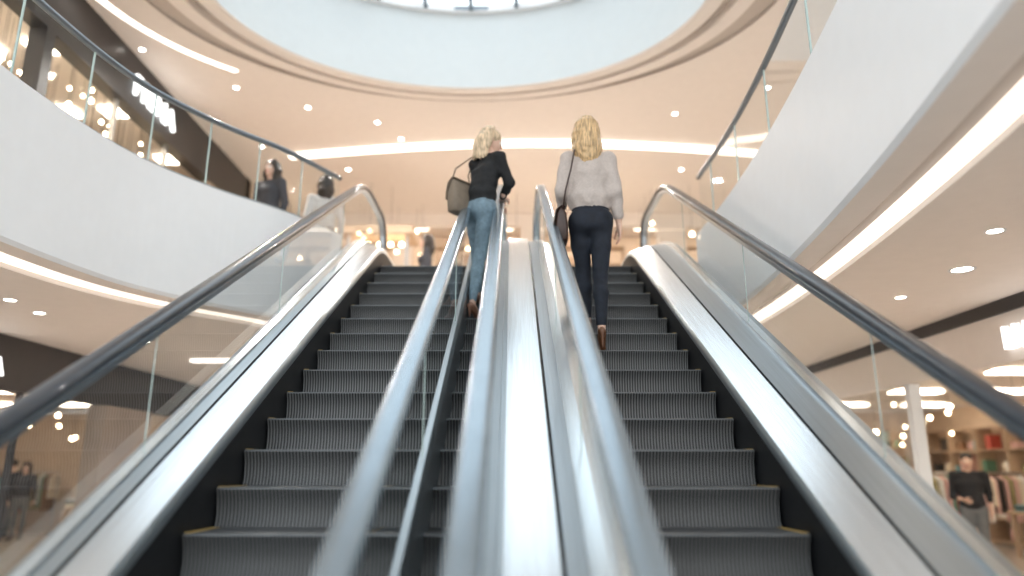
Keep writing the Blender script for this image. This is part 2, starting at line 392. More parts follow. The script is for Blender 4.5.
# lower-left shop row (front plane x=-5.7)
mb=MB()
mb.box(-5.8,-5.65,3,19,2.38,SOF+.03,M['dark'])
mb.box(-5.85,-5.6,10.0,11.3,0,2.38,M['tan']); mb.box(-5.85,-5.6,3,5,0,2.38,M['tan']); mb.box(-5.85,-5.6,14.2,15.2,0,2.38,M['cream'])
mb.build('wall_left')
mb=MB()
for y in (6.6,8.4,12.6,14.2): mb.box(-5.76,-5.70,y-.03,y+.03,0,2.38,M['dark'])
mb.add([(-5.73,8.4,0),(-5.73,10.0,0),(-5.73,10.0,2.38),(-5.73,8.4,2.38)],[(0,1,2,3)],M['shopglass'])
mb.add([(-5.73,11.3,0),(-5.73,14.2,0),(-5.73,14.2,2.38),(-5.73,11.3,2.38)],[(0,1,2,3)],M['shopglass'])
mb.build('window_1')
mb=MB(); mb.box(-14,-5.8,18.8,19,0,SOF,M['shopwall']); mb.box(-14,-13.8,3,19,0,SOF,M['shopwall']); mb.build('wall_shop_left')
rack('store_shelf',-8.2,-6.3,18.3,18.7,0,2.2,'x',5,5)
clothes_rail('clothes_rail',-13.4,18.3,2.2,0,3,'x'); clothes_rail('clothes_rail',-10.6,18.3,2.0,0,4,'x')
rack('store_shelf',-13.4,-13.0,12,17,0,2.2,'y',5,22)
clothes_rail('clothes_rail',-6.7,12.2,1.6,0,24); table('display_table',-8.8,14.6,1.4,.9,0,5)
panels('added_shop_light',-13,-6.5,6,18,SOF-.0,3,4,M['panel'],1.0,.3)
bulbs('hanging_bulb_lights',30,(-12,-6.2),(9,17.5),(2.0,2.7),SOF,14,.04)
text('MODA','shop_sign',(-5.62,7.45,2.52),(math.pi/2,0,math.pi/2),.28,M['sign'])
# lower-right shop (front plane x=4.4)
mb=MB(); mb.box(4.35,4.5,2,15,2.43,2.86,M['cream']); mb.box(4.32,4.5,2,15,2.86,SOF+.03,M['dark'])
mb.box(4.36,4.48,7.90,8.0,0,2.43,M['white']); mb.box(4.34,4.56,12.6,12.9,0,2.43,M['white']); mb.box(4.34,4.56,2,3.2,0,2.43,M['tan']); mb.build('wall_right')
mb=MB()
for y in (9.9,11.3): mb.box(4.40,4.46,y-.03,y+.03,0,2.43,M['chrome'])
mb.add([(4.43,8.05,0),(4.43,12.4,0),(4.43,12.4,2.43),(4.43,8.05,2.43)],[(0,1,2,3)],M['shopglass']); mb.build('window_2')
mb=MB(); mb.box(10.6,10.8,2,19,0,SOF,M['shopwall']); mb.box(4.5,10.8,18.6,18.8,0,SOF,M['shopwall']); mb.build('wall_shop_right')
rack('store_shelf',10.1,10.5,7,18,0,2.4,'y',5,31); rack('store_shelf',8.3,10.0,17.6,18.0,1.5,2.5,'x',2,32)
clothes_rail('clothes_rail',7.9,14.4,2.0,0,33,'x'); clothes_rail('clothes_rail',5.6,15.0,1.8,0,34,'x')
table('display_table',8.9,12.6,1.3,.9,0,7); table('display_table',5.2,11.6,.9,1.2,0,8)
rack('store_shelf',5.0,6.9,18.0,18.4,0,2.3,'x',5,36)
panels('added_shop_light',5,10.3,3.5,18,SOF,3,5,M['panel'],.9,.3)
bulbs('hanging_bulb_lights',30,(5.2,10),(9.5,17.5),(1.9,2.7),SOF,15,.04)
text('LUNA','shop_sign',(4.33,5.85,2.54),(math.pi/2,0,-math.pi/2),.28,M['sign'])
# lower back wall
mb=MB(); 
mb.box(-5.7,4.4,15.6,15.8,2.3,SOF,M['cream'])
for a,b in ((-5.7,-4.9),(-2.9,-2.2),(-.4,.4),(2.2,2.8)): mb.box(a,b,15.55,15.8,0,2.3,M['white'])
mb.box(-5.7,4.4,18.4,18.6,0,SOF,M['shopwall']); mb.build('wall_back')
clothes_rail('clothes_rail',-4.8,17.6,1.8,0,41,'x'); rack('store_shelf',-2,-.5,18.0,18.35,0,2.2,'x',5,42); clothes_rail('clothes_rail',2.9,17.6,1.3,0,43,'x')
mb=MB(); mb.box(-4.6,-3.4,15.3,15.36,1.0,1.8,M['screen']); mb.box(-4.65,-3.35,15.36,15.40,.95,1.85,M['dark']); mb.box(-4.05,-3.95,15.36,15.4,0,1,M['dark']); mb.build('digital_display')
mb=MB(); mb.box(2.9,4.0,15.3,15.36,1.1,1.8,M['screen']); mb.box(2.85,4.05,15.36,15.40,1.05,1.85,M['dark']); mb.box(3.4,3.5,15.36,15.4,0,1.1,M['dark']); mb.build('digital_display')
panels('ceiling_strip_light',-5.2,4.2,9,15,SOF+.02,3,4,M['glow2'],1.5,.12)
panels('added_shop_light',-5.2,4.2,16,18.2,SOF+.02,4,2,M['panel'],.9,.3)

# upper left shop (front plane x=-5.2)
mb=MB(); mb.box(-5.35,-5.15,3,13.2,6.28,HC,M['dark']); mb.box(-5.35,-5.15,11.4,12.0,Z1,6.28,M['tan']); mb.box(-5.35,-5.15,13.0,13.3,Z1,HC,M['tan'])
mb.box(-5.35,-5.15,7.0,7.15,Z1,6.28,M['dark']); mb.build('wall_upper_left')
mb=MB(); mb.add([(-5.25,3,Z1),(-5.25,11.4,Z1),(-5.25,11.4,6.28),(-5.25,3,6.28)],[(0,1,2,3)],M['shopglass'])
for y in (4.5,5.8,8.6,10.0): mb.box(-5.28,-5.22,y-.025,y+.025,Z1,6.28,M['chrome'])
mb.build('window_3')
mb=MB(); mb.box(-8.9,-8.75,3,15,Z1,HC+.6,M['shopwall']); mb.box(-8.8,-5.3,13.3,13.45,Z1,HC,M['shopwall']); mb.build('wall_upper_shop')
rack('store_shelf',-8.7,-8.4,5,12.8,Z1,6.8,'y',6,51); rack('store_shelf',-8.2,-5.6,12.9,13.25,Z1,6.8,'x',6,52)
rack('store_shelf',-5.75,-5.45,7.4,10.8,Z1,5.6,'y',4,53)
panels('added_shop_light',-8.4,-5.8,4,13,HC-.02,3,5,M['panel'],.45,.3)
mb=MB(); mb.box(-5.30,-5.20,12.1,12.95,4.0,6.2,M['dark']); mb.box(-5.19,-5.17,12.15,12.9,4.05,6.15,M['red']); mb.build('fashion_poster')
text('PRIMA','shop_sign',(-5.13,9.35,6.47),(math.pi/2,0,math.pi/2),.42,M['sign'])
bulbs('hanging_bulb_lights',90,(-6.4,-5.5),(5.0,11.3),(5.2,6.4),HC,4,.03)
# upper back shops
mb=MB(); mb.box(-9,9,15,15.2,6.72,HC,M['cream'])
for a,b in ((-9,-4.6),(-2.6,-2.2),(.2,.7),(3.2,3.8),(6.6,9)): mb.box(a,b,14.95,15.2,Z1,6.72,M['cream'])
mb.build('wall_upper_back')
mb=MB(); mb.box(-9,9,18.2,18.4,Z1,HC+1,M['shopwall']); mb.build('wall_upper_back_shop')
for i,x in enumerate((-4.4,-1.9,.9,3.9)): rack('store_shelf',x,x+1.9,17.0,17.35,Z1,6.9,'x',7,60+i)
mb=MB(); 
mb.box(-9,9,15.2,18.2,HC+.5,HC+.55,M['cream']); mb.build('ceiling_upper_shops')
panels('added_shop_light',-6,7,15.4,18,HC+.5,6,2,M['panel'],1.2,.3)
bulbs('hanging_bulb_lights',30,(-5,6),(13.2,14.7),(5.7,6.5),HC,9,.035)
mb=MB(); mb.box(8.8,9,3,15,Z1,HC,M['cream']); mb.build('wall_upper_right')
mb=MB()
mb.box(-2.9,-1.9,12.2,12.8,Z1,Z1+1.05,M['white']); mb.box(-3.0,-1.8,12.1,12.9,Z1+1.05,Z1+1.1,M['wood'])
mb.box(-2.95,-2.9,12.2,12.25,Z1+1.1,Z1+1.9,M['chrome']); mb.box(-1.9,-1.85,12.2,12.25,Z1+1.1,Z1+1.9,M['chrome']); mb.box(-3.05,-1.75,12.1,12.9,Z1+1.9,Z1+2.05,M['wood'])
for i in range(5): mb.ball((-2.8+.2*i,12.4,Z1+1.78),.04,M['bulb'],6)
mb.build('retail_kiosk')

# ------------------------------------------------------------ downlights
mb=MB()
def down(x,y,z,r=.07):
    n=20; o=[(x+r*math.cos(2*math.pi*i/n),y+r*math.sin(2*math.pi*i/n)) for i in range(n)]
    mb.rings([[(a,b,z-.002) for a,b in o],[(x+(a-x)*1.3,y+(b-y)*1.3,z-.006) for a,b in o],[(x+(a-x)*1.35,y+(b-y)*1.35,z) for a,b in o]],M['white'],True)
    mb.add([(a,b,z-.003) for a,b in o],[list(range(n))[::-1]],M['lamp'])
for x,y,r in ((3.39,5.2,.07),(3.05,4.3,.045),(3.4,6.1,.04),(3.3,6.6,.04),(3.9,7.6,.04),(-4.55,6.75,.045),(-4.46,6.2,.045),(-4.2,4.6,.045),(-4.3,8.3,.045),(-3,9.5,.045),(-1.2,10,.045),(1,10,.045),(3,9.5,.045)): down(x,y,SOF+.03,r)
for x,y in ((-5.0,8.6),(-4.1,9.6),(-3.2,10.2),(-2.2,10.7),(-1.9,11.3),(2.6,10.4),(3.8,9.6),(4.5,8.5),(-4.4,11.6),(-3.1,12.6),(3.2,12.6),(4.8,11),(-5,7.2)): down(x,y,HC,.035)
mb.build('recessed_downlights')

# ------------------------------------------------------------ people (implicit surfaces meshed with surface nets)
def V(*a): return np.array(a,float)
class Prim:
    def __init__(s,kind,lab,k,**kw): s.kind=kind;s.lab=lab;s.k=k;s.__dict__.update(kw); s.bb()
    def bb(s):
        if s.kind=='cap': r=max(s.ra,s.rb); s.lo=np.minimum(s.a,s.b)-r; s.hi=np.maximum(s.a,s.b)+r
        elif s.kind=='ell': r=max(s.r); s.lo=s.c-r; s.hi=s.c+r
        else: r=max(s.rxa,s.rxb,s.rya,s.ryb); s.lo=np.minimum(s.a,s.b)-r; s.hi=np.maximum(s.a,s.b)+r
    def d(s,P):
        if s.kind=='cap':
            ab=s.b-s.a; t=np.clip(((P-s.a)@ab)/max(ab@ab,1e-9),0,1); return np.linalg.norm(P-s.a-t[...,None]*ab,axis=-1)-(s.ra+(s.rb-s.ra)*t)
        if s.kind=='ell':
            qq=((P-s.c)@s.R)/s.r; kk=np.linalg.norm(qq,axis=-1); return (kk-1)*min(s.r)
        ab=s.b-s.a; t0=((P-s.a)@ab)/(ab@ab); t=np.clip(t0,0,1); off=P-s.a-t[...,None]*ab
        yw=s.ya+(s.yb-s.ya)*t; c,sn=np.cos(yw),np.sin(yw)
        u=off[...,0]*c+off[...,1]*sn; v=-off[...,0]*sn+off[...,1]*c; w=off[...,2]
        rx=s.rxa+(s.rxb-s.rxa)*t; ry=s.rya+(s.ryb-s.rya)*t; rz=np.minimum(rx,ry)*.6
        return (np.sqrt((u/rx)**2+(v/ry)**2+(w/rz)**2)-1)*np.minimum(rx,ry)
def cap(a,b,ra,rb,lab,k=.02): return Prim('cap',lab,k,a=np.array(a,float),b=np.array(b,float),ra=ra,rb=rb)
def elp(c,r,lab,k=.015,R=None): return Prim('ell',lab,k,c=np.array(c,float),r=np.array(r,float),R=np.eye(3) if R is None else R)
def loft(secs,lab,k=.02):
    out=[]
    for (a,rxa,rya,ya),(b,rxb,ryb,yb) in zip(secs[:-1],secs[1:]):
        out.append(Prim('loft',lab,k,a=np.array(a,float),b=np.array(b,float),rxa=rxa,rxb=rxb,rya=rya,ryb=ryb,ya=ya,yb=yb))
    return out
def mesh_prims(prims,h,carve=None):
    lo=np.min([p.lo for p in prims],0)-3*h; hi=np.max([p.hi for p in prims],0)+3*h
    n=np.ceil((hi-lo)/h).astype(int)+1; F=np.full(n,1.0)
    ax=[lo[i]+h*np.arange(n[i]) for i in range(3)]
    def sub(p,mg):
        i0=np.maximum(((p.lo-mg-lo)/h).astype(int),0); i1=np.minimum(((p.hi+mg-lo)/h).astype(int)+2,n)
        G=np.stack(np.meshgrid(*[ax[i][i0[i]:i1[i]] for i in range(3)],indexing='ij'),-1)
        return p.d(G),tuple(slice(i0[i],i1[i]) for i in range(3))
    for p in prims:
        d,sl=sub(p,max(p.k,2*h)+.01); a=F[sl]
        hh=np.maximum(p.k-np.abs(a-d),0)/p.k; F[sl]=np.minimum(a,d)-hh*hh*p.k*.25
    for p in (carve or []):
        d,sl=sub(p,.02); F[sl]=np.maximum(F[sl],-d)
    S=F<0; cs=np.array(F.shape)-1
    cc=np.zeros(cs,np.uint8); cor=[(i,j,k) for i in (0,1) for j in (0,1) for k in (0,1)]
    for c in cor: cc+=S[c[0]:c[0]+cs[0],c[1]:c[1]+cs[1],c[2]:c[2]+cs[2]]
    act=(cc>0)&(cc<8); A=np.argwhere(act); acc=np.zeros((len(A),3)); cnt=np.zeros(len(A))
    vals={c:F[A[:,0]+c[0],A[:,1]+c[1],A[:,2]+c[2]] for c in cor}
    for c0 in cor:
        for axx in range(3):
            if c0[axx]==0:
                c1=list(c0);c1[axx]=1;c1=tuple(c1); a=vals[c0];b=vals[c1]; m=(a<0)!=(b<0)
                t=np.where(m,a/np.where(m,a-b,1),0); pos=np.zeros((len(A),3))+np.array(c0); pos[:,axx]+=t
                acc+=pos*m[:,None]; cnt+=m
    idx=-np.ones(cs,np.int64); idx[act]=np.arange(len(A))
    verts=(A+acc/cnt[:,None])*h+lo
    faces=[]
    def push(Q,ins): Q[~ins]=Q[~ins][:,::-1]; faces.append(Q)
    I=np.argwhere(S[:-1,1:-1,1:-1]!=S[1:,1:-1,1:-1]); i,j,k=I[:,0],I[:,1]+1,I[:,2]+1
    push(np.stack([idx[i,j-1,k-1],idx[i,j,k-1],idx[i,j,k],idx[i,j-1,k]],1),S[i,j,k])
    I=np.argwhere(S[1:-1,:-1,1:-1]!=S[1:-1,1:,1:-1]); i,j,k=I[:,0]+1,I[:,1],I[:,2]+1
    push(np.stack([idx[i-1,j,k-1],idx[i-1,j,k],idx[i,j,k],idx[i,j,k-1]],1),S[i,j,k])
    I=np.argwhere(S[1:-1,1:-1,:-1]!=S[1:-1,1:-1,1:]); i,j,k=I[:,0]+1,I[:,1]+1,I[:,2]
    push(np.stack([idx[i-1,j-1,k],idx[i,j-1,k],idx[i,j,k],idx[i-1,j,k]],1),S[i,j,k])
    Fc=np.concatenate(faces); names=sorted(set(p.lab for p in prims))
    if len(names)==1: return verts,Fc,[names[0]]*len(Fc)
    cen=verts[Fc].mean(1); best=np.full(len(Fc),1e9); lab=np.zeros(len(Fc),int)
    for p in prims:
        d=p.d(cen); mm=d<best; best[mm]=d[mm]; lab[mm]=names.index(p.lab)
    return verts,Fc,[names[l] for l in lab]
def rotz(a): c,s_=math.cos(a),math.sin(a); return np.array([[c,-s_,0],[s_,c,0],[0,0,1.]])
def rotx(a): c,s_=math.cos(a),math.sin(a); return np.array([[1,0,0],[0,c,-s_],[0,s_,c]])
def hand(wrist,d,n,side,curl=.35,lab='skin'):
    d=d/np.linalg.norm(d); n=n-d*(n@d); n/=np.linalg.norm(n); s_=np.cross(d,n)*side; P=[]
    K=.95
    lens=[.068,.076,.071,.055]; offs=[.028,.0095,-.0095,-.027]
    for L,o in zip(lens,offs):
        kn=wrist+d*(.088-abs(o-.005)*.25)*K+s_*o*K
        P.append(cap(wrist+s_*o*.55+d*.01,kn,.0125,.0105,lab,.012))
        p=kn; a=curl*.5
        for fr,ra,rb in ((.45,.0088,.0082),(.31,.0082,.0076),(.24,.0076,.0066)):
            dd=d*math.cos(a)+n*math.sin(a); p2=p+dd*L*fr*K; P.append(cap(p,p2,ra,rb,lab,.004)); p=p2; a+=curl
    t0=wrist+d*.022+s_*.022; t1=t0+(d*.55+s_*.6+n*.3)*.045; t2=t1+(d*.85+s_*.2+n*.35)*.034; t3=t2+(d*.95+n*.3)*.024
    P+= [cap(t0,t1,.0135,.011,lab,.01),cap(t1,t2,.0105,.009,lab,.005),cap(t2,t3,.009,.0075,lab,.004)]
    P.append(cap(wrist-d*.05,wrist+d*.02,.021,.020,lab,.015))
    return P
def head_prims():
    s='skin'; P=[elp((0,-.008,.022),(.074,.093,.09),s,.02),elp((0,.028,-.035),(.056,.062,.07),s,.03),elp((0,.05,-.082),(.03,.03,.024),s,.02),
     cap((0,.088,.012),(0,.104,-.028),.007,.011,s,.012),elp((.011,.094,-.032),(.008,.009,.007),s,.006),elp((-.011,.094,-.032),(.008,.009,.007),s,.006),
     cap((-.035,.076,.022),(.035,.076,.022),.009,.009,s,.015),cap((0,-.02,-.06),(0,-.03,-.16),.046,.05,s,.02)]
    for x in (-1,1):
        P+= [elp((x*.077,-.01,-.01),(.009,.019,.031),s,.006),elp((x*.079,-.014,.008),(.009,.014,.014),s,.006)]
        P+= [elp((x*.031,.083,.002),(.0135,.0085,.0075),'eye',.003),elp((x*.031,.0905,.002),(.005,.003,.005),'iris',.002),cap((x*.018,.091,.024),(x*.044,.083,.024),.0035,.003,'brow',.003)]
    P+= [cap((-.018,.086,-.059),(.018,.086,-.059),.0045,.0045,'lip',.005),cap((-.014,.087,-.067),(.014,.087,-.067),.0055,.0055,'lip',.005)]
    return P
def hair_prims(long=.2,seed=1,spread=2.15):
    rnd=random.Random(seed); P=[elp((0,-.02,.034),(.088,.103,.094),'hair',.02)]
    for L in range(3):
        n=15
        for i in range(n):
            a=-spread+2*spread*(i+.33*L)/(n-.3)+rnd.uniform(-.04,.04)
            r=.080+.010*(2-L)*.5; top=.06-.03*L
            x=math.sin(a)*r*.94; y=-.02-math.cos(a)*r*1.1
            pts=[V(x*.6,y*.7,top+.055),V(x*.9,y*.95,top+.015),V(x*1.04,y*1.02,top-.03)]
            ln=long*rnd.uniform(.86,1.0)*(1.0 if abs(a)<1.4 else .93); ph=a*2+L*2.0+rnd.uniform(-.5,.5)
            m=6
            for k in range(1,m+1):
                z=top-.03-ln*k/m; w=.008*math.sin(ph+k*1.2); flare=1.04+.16*math.sin(math.pi*k/m*.9)-.16*(k/m)**2
                pts.append(V(x*flare+w, y*flare+.6*w, z))
            for k in range(len(pts)-1):
                ra=.017 if k<len(pts)-3 else .014; rb=.017 if k+1<len(pts)-2 else (.014 if k+1<len(pts)-1 else .007)
                P.append(cap(pts[k],pts[k+1],ra,rb,'hair',.012))
    return P
def short_hair():
    return [elp((0,-.02,.036),(.084,.098,.088),'hair',.02),cap((-.06,.045,.075),(.06,.045,.075),.02,.02,'hair',.03)]
def human(name,loc,yaw,H,J,mats,vox=.011,long=None,sleeve='long',loose=.012,heels=True,hyaw=0,hpitch=0,hoff=(0,0),hands=None,hemz=.56,female=True,seed=1,cropsleeve=1.,anklebare=.1,spread=2.1):
    s=H
    j=dict(pelvis=(0,0,.52),waist=(0,0,.62),chest=(0,.0,.725),neck=(0,-.008,.825),
      shL=(-.103,0,.795),elL=(-.135,-.015,.635),wrL=(-.14,.02,.495),shR=(.103,0,.795),elR=(.135,-.015,.635),wrR=(.14,.02,.495),
      hipL=(-.05,0,.50),knL=(-.052,.012,.28),anL=(-.052,-.01,.05),toeL=(-.058,.085,.012),hipR=(.05,0,.50),knR=(.052,.012,.28),anR=(.052,-.01,.05),toeR=(.058,.085,.012))
    j={k:np.array(v)*s for k,v in j.items()}
    for k,v in J.items(): j[k]=np.array(v,float)
    if not female: j['shL'][0]*=1.15; j['shR'][0]*=1.15
    P=[]; c=loose; g=s/1.7
    pel,wa,ch,ne=j['pelvis'],j['waist'],j['chest'],j['neck']
    shy=math.atan2((j['shR']-j['shL'])[1],(j['shR']-j['shL'])[0]); hpy=math.atan2((j['hipR']-j['hipL'])[1],(j['hipR']-j['hipL'])[0])
    hw=.148 if female else .15
    up=V(0,0,1)
    P+=loft([(pel-up*.05*g,hw*g*.93,.105*g,hpy),(pel+up*.03*g,hw*g,.108*g,hpy)],'pants',.03)
    P+=loft([(pel+up*.03*g,hw*g*.99,.106*g,hpy),(wa-up*.04,(.128)*g,.092*g,hpy)],'pants',.02)
    hem=V(pel[0]*.5+wa[0]*.5,pel[1]*.5+wa[1]*.5,hemz*s)
    chw=(.128 if female else .165)*g
    P+=loft([(hem,hw*g*.93+c,.103*g+c,hpy),(hem+up*.05,hw*g*.93+c*1.6,.104*g+c*1.4,hpy),(wa+up*.05,.125*g+c*1.6,.092*g+c*1.3,(shy+hpy)/2),(ch,chw+.012+c,.100*g+c,shy),(ne-up*.075*g+V(0,0,0),chw*.98+c*.5,.078*g+c*.5,shy),(ne-up*.02,.062*g,.058*g,shy)],'top',.02)
    if female:
        for x in (-1,1):
            R=rotz(shy); P.append(elp(ch+R@V(x*.062,.07,.015),(.058,.055+c*.3,.058),'top',.04))
    for x in (-1,1):
        R=rotz(hpy); P.append(elp(pel+R@V(x*.07*g,-.055*g,-.02*g),(.085*g,.075*g,.09*g),'pants',.04))
    P.append(cap(ne-up*.04,ne+up*.06*g+V(0,.01,0),.047*g,.045*g,'skin',.012))
    for S_ in 'LR':
        sh,el,wr=j['sh'+S_],j['el'+S_],j['wr'+S_]
        P.append(cap(ne-up*.035*g,sh+up*.005,.04*g,.05*g+c*.3,'top',.03))
        P.append(cap(sh,el,.050*g+c*.6,.040*g+c*.7,'top',.025))
        cs=el+(wr-el)*cropsleeve
        if sleeve=='long':
            P.append(cap(el,cs,.039*g+c*.6,.030*g+c*.5,'top',.015))
            P.append(cap(cs,wr,.030*g,.022*g,'skin',.005) if cropsleeve<.97 else cap(wr-(wr-el)*.05,wr+(wr-el)*.05,.022*g,.021*g,'skin',.004))
        else: P.append(cap(el,wr,.036*g,.023*g,'skin',.01))
        hp,kn,an,to=j['hip'+S_],j['kn'+S_],j['an'+S_],j['toe'+S_]
        pc=.003 if female else .016
        P.append(cap(hp,hp*.55+kn*.45,.086*g+pc,.072*g+pc,'pants',.03)); P.append(cap(hp*.55+kn*.45,kn,.072*g+pc,.053*g+pc,'pants',.02))
        fw=(to-an); fw=fw*V(1,1,0); fw/=np.linalg.norm(fw)+1e-9
        mid=kn+(an-kn)*.33-fw*.012; P.append(cap(kn,mid,.052*g+pc,.053*g+pc,'pants',.02))
        lo_=an+(kn-an)*anklebare; P.append(cap(mid,lo_,.052*g+pc,.031*g+pc*1.5,'pants',.02))
        P.append(cap(lo_,an,.027*g,.027*g,'skin',.006))
        heel=an-fw*.03-up*(.022)
        P+= [cap(heel,to,.029*g,.030*g,'shoe',.012),cap(an-up*.01,to*.5+an*.5,.028*g,.026*g,'shoe' if not heels else 'skin',.012),elp(to+fw*.02,(.036*g,.045*g,.022*g),'shoe',.015,rotz(math.atan2(-fw[0],fw[1])))]
        if heels:
            hb=heel-fw*.008+ (V(0,0,to[2]-heel[2]-.012)); 
            if hb[2]<heel[2]-.02: P.append(cap(heel-fw*.008,hb,.017,.009,'shoe',.008))
    parts=[mesh_prims(P,vox)]
    for S_,sg in (('L',1),('R',-1)):
        wr,el=j['wr'+S_],j['el'+S_]; d=(wr-el)
        n=V(1,0,0)*sg; side=1; cl=.35
        if hands and S_ in hands: dd,n,side,cl=hands[S_]; d=V(*dd); n=V(*n)
        else:
            dn=d/np.linalg.norm(d); nn=n-dn*(n@dn); sv=np.cross(dn,nn); side=1 if sv[1]>0 else -1
        parts.append(mesh_prims(hand(wr,d,n,side,cl),.0035 if vox<.015 else .006))
    Rh=rotz(hyaw)@rotx(hpitch); hc=ne+V(hoff[0],hoff[1]+.012,.105*s/1.7+.052)
    hp_=mesh_prims(head_prims(),.004 if vox<.015 else .008)
    parts.append(((hp_[0]*g)@Rh.T+hc,hp_[1],hp_[2]))
    carve=[elp((0,.115,-.035),(.062,.085,.092),'c')]
    hh=mesh_prims(hair_prims(long,seed,spread) if long else short_hair(),.005 if vox<.015 else .01,carve)
    parts.append(((hh[0]*g)@Rh.T+hc,hh[1],hh[2]))
    vs=[];fs=[];lb=[];o=0
    for v,f,l in parts: vs.append(v); fs.append(f+o); lb+=l; o+=len(v)
    vs=np.concatenate(vs); fs=np.concatenate(fs)
    R=rotz(yaw); vs=vs@R.T+np.array(loc)
    me=D.meshes.new(name); me.from_pydata(vs.tolist(),[],fs.tolist())
    names=sorted(set(lb)); 
    for nm in names: me.materials.append(mats[nm])
    me.polygons.foreach_set('material_index',[names.index(l) for l in lb]); me.polygons.foreach_set('use_smooth',[True]*len(fs)); me.update()
    ob=D.objects.new(name,me); C.collection.objects.link(ob)
    cl=set(i for i,nm in enumerate(names) if nm in('top','pants'))
    amp={'top':.014,'pants':.005}
    if vox<.015:
      nv=len(me.vertices); no=np.empty(nv*3,np.float32); me.vertices.foreach_get('normal',no); no=no.reshape(-1,3)
      mi=np.array([names.index(l) for l in lb]); cov=vs.copy()
      vm=-np.ones(nv,int); 
      for i in cl: vm[fs[mi==i].ravel()]=i
      for vi in np.nonzero(vm>=0)[0]:
          p=cov[vi]; A=amp[names[vm[vi]]]*(1 if female else .6)
          cov[vi]+=no[vi]*A*noise.noise(Vector((p[0]*16,p[1]*16,p[2]*11+seed*5)))
      me.vertices.foreach_set('co',cov.astype(np.float32).ravel()); me.update()
    sm=ob.modifiers.new('smooth','SMOOTH'); sm.factor=.5; sm.iterations=1
    return ob
skin=mat('skin',(.72,.47,.36),.5,namt=.04,nscale=30)
common=dict(skin=skin,eye=mat('eye_white',(.85,.85,.83),.2),iris=mat('iris_brown',(.08,.05,.03),.2),brow=mat('eyebrow',(.3,.2,.12),.7),lip=mat('lips',(.6,.25,.23),.4))
def hairmat(n,c): return mat(n,c,.42,namt=.5,nscale=70,bump=.5,stretch=(1,1,.10))
blonde=hairmat('blonde_hair',(.56,.38,.20)); blonde2=hairmat('light_blonde_hair',(.64,.49,.33)); dk=hairmat('dark_hair',(.03,.02,.015))
w2=dict(common,hair=blonde,top=mat('oatmeal_knit',(.50,.435,.40),.85,namt=.07,nscale=60,bump=.3),pants=mat('black_navy_jeans',(.008,.012,.022),.8,namt=.3,nscale=20,bump=.2),shoe=mat('brown_leather_shoe',(.16,.07,.035),.35))
human('woman',(.605,5.28,2.52),0,1.73,dict(
  pelvis=(.005,-.03,.86),waist=(.0,-.02,1.05),chest=(-.005,-.02,1.235),neck=(-.01,-.02,1.435),
  shL=(-.160,-.02,1.38),elL=(-.220,-.05,1.10),wrL=(-.200,.16,1.01),shR=(.155,-.02,1.38),elR=(.205,-.05,1.09),wrR=(.225,-.01,.84),
  hipL=(-.08,-.02,.85),knL=(-.055,.06,.47),anL=(-.035,.05,.095),toeL=(-.04,.17,.03),
  hipR=(.085,-.03,.85),knR=(.06,-.07,.40),anR=(.04,-.21,-.02),toeR=(.045,-.11,-.145)),w2,vox=.010,long=.27,loose=.020,cropsleeve=.72,hoff=(0,0),hemz=.575,seed=2)
leather=mat('dark_brown_leather',(.045,.022,.016),.35,namt=.2,nscale=20,bump=.2); taupe=mat('taupe_suede',(.20,.16,.12),.7,namt=.15,nscale=15,bump=.3); brass=mat('brass_buckle',(.6,.45,.2),.3,1.)
def bag(name,loc,rz,w,d,h,m,strap,slouch=0.):
    e=empty(name); mb=MB(); R=Matrix.Rotation(rz,4,'Z'); L=Vector(loc)
    rs=[]
    for t,sx,sy in ((0,.86,.8),(.04,.96,.95),(.3,1.02,1.05),(.6,.98,.95),(.85,.90,.75-slouch),(.97,.84,.5-slouch),(1,.80,.36-slouch)):
        ring=[]
        for k in range(28):
            a=2*math.pi*k/28; cx_=math.copysign(abs(math.cos(a))**.45,math.cos(a)); sy_=math.copysign(abs(math.sin(a))**.45,math.sin(a))
            wob=1+.03*noise.noise(Vector((k*.5,t*4,h*9)))
            ring.append(L+R@Vector((cx_*w/2*sx*wob,sy_*d/2*sy*wob,-h/2+t*h)))
        rs.append(ring)
    mb.rings(rs,m,True,True); mb.build('body',e)
    f=MB(); fr=[]
    for x in [-.47+.94*i/10 for i in range(11)]:
        pr=[(-d*.30,h*.49),(0,h*.53),(d*.40,h*.40),(d*.55,h*.1),(d*.56,-h*.12*(1-abs(x)*.5))]
        fr.append([L+R@Vector((x*w,a,b)) for a,b in pr])
    f.rings(fr,m,False); o=f.build('flap',e); so=o.modifiers.new('solid','SOLIDIFY'); so.thickness=.005
    c=MB(); p=L+R@Vector((0,d*.58,-h*.08)); c.ball(p,.012,brass,6); c.build('clasp',e)
    s2=MB(); s2.tube(strap,.007,m,6); s2.build('strap',e)
    return e
bx,by,bz=.605-.23,5.22,2.52+.80
bag('shoulder_bag',(bx,by,bz),math.pi/2,.24,.10,.26,leather,[(bx+.01,by-.1,bz+.11),(bx+.03,by-.125,bz+.25),(.605-.15,5.135,2.52+1.25),(.605-.118,5.16,2.52+1.42),(.605-.115,5.25,2.52+1.46),(.605-.12,5.34,2.52+1.41),(.605-.16,5.39,2.52+1.22),(bx+.03,by+.13,bz+.25),(bx+.01,by+.1,bz+.11)])
w1=dict(common,hair=blonde2,top=mat('black_knit',(.012,.013,.015),.85,namt=.2,nscale=60,bump=.3),pants=mat('blue_denim',(.17,.25,.31),.8,namt=.2,nscale=30,bump=.2),shoe=mat('tan_leather_shoe',(.30,.15,.10),.4))
yw=math.radians(-42); g1=V(-.285,5.93,2.88)
def loc1(x,y,z):
    p=rotz(-yw)@(V(x,y,z)-g1); return tuple(p)
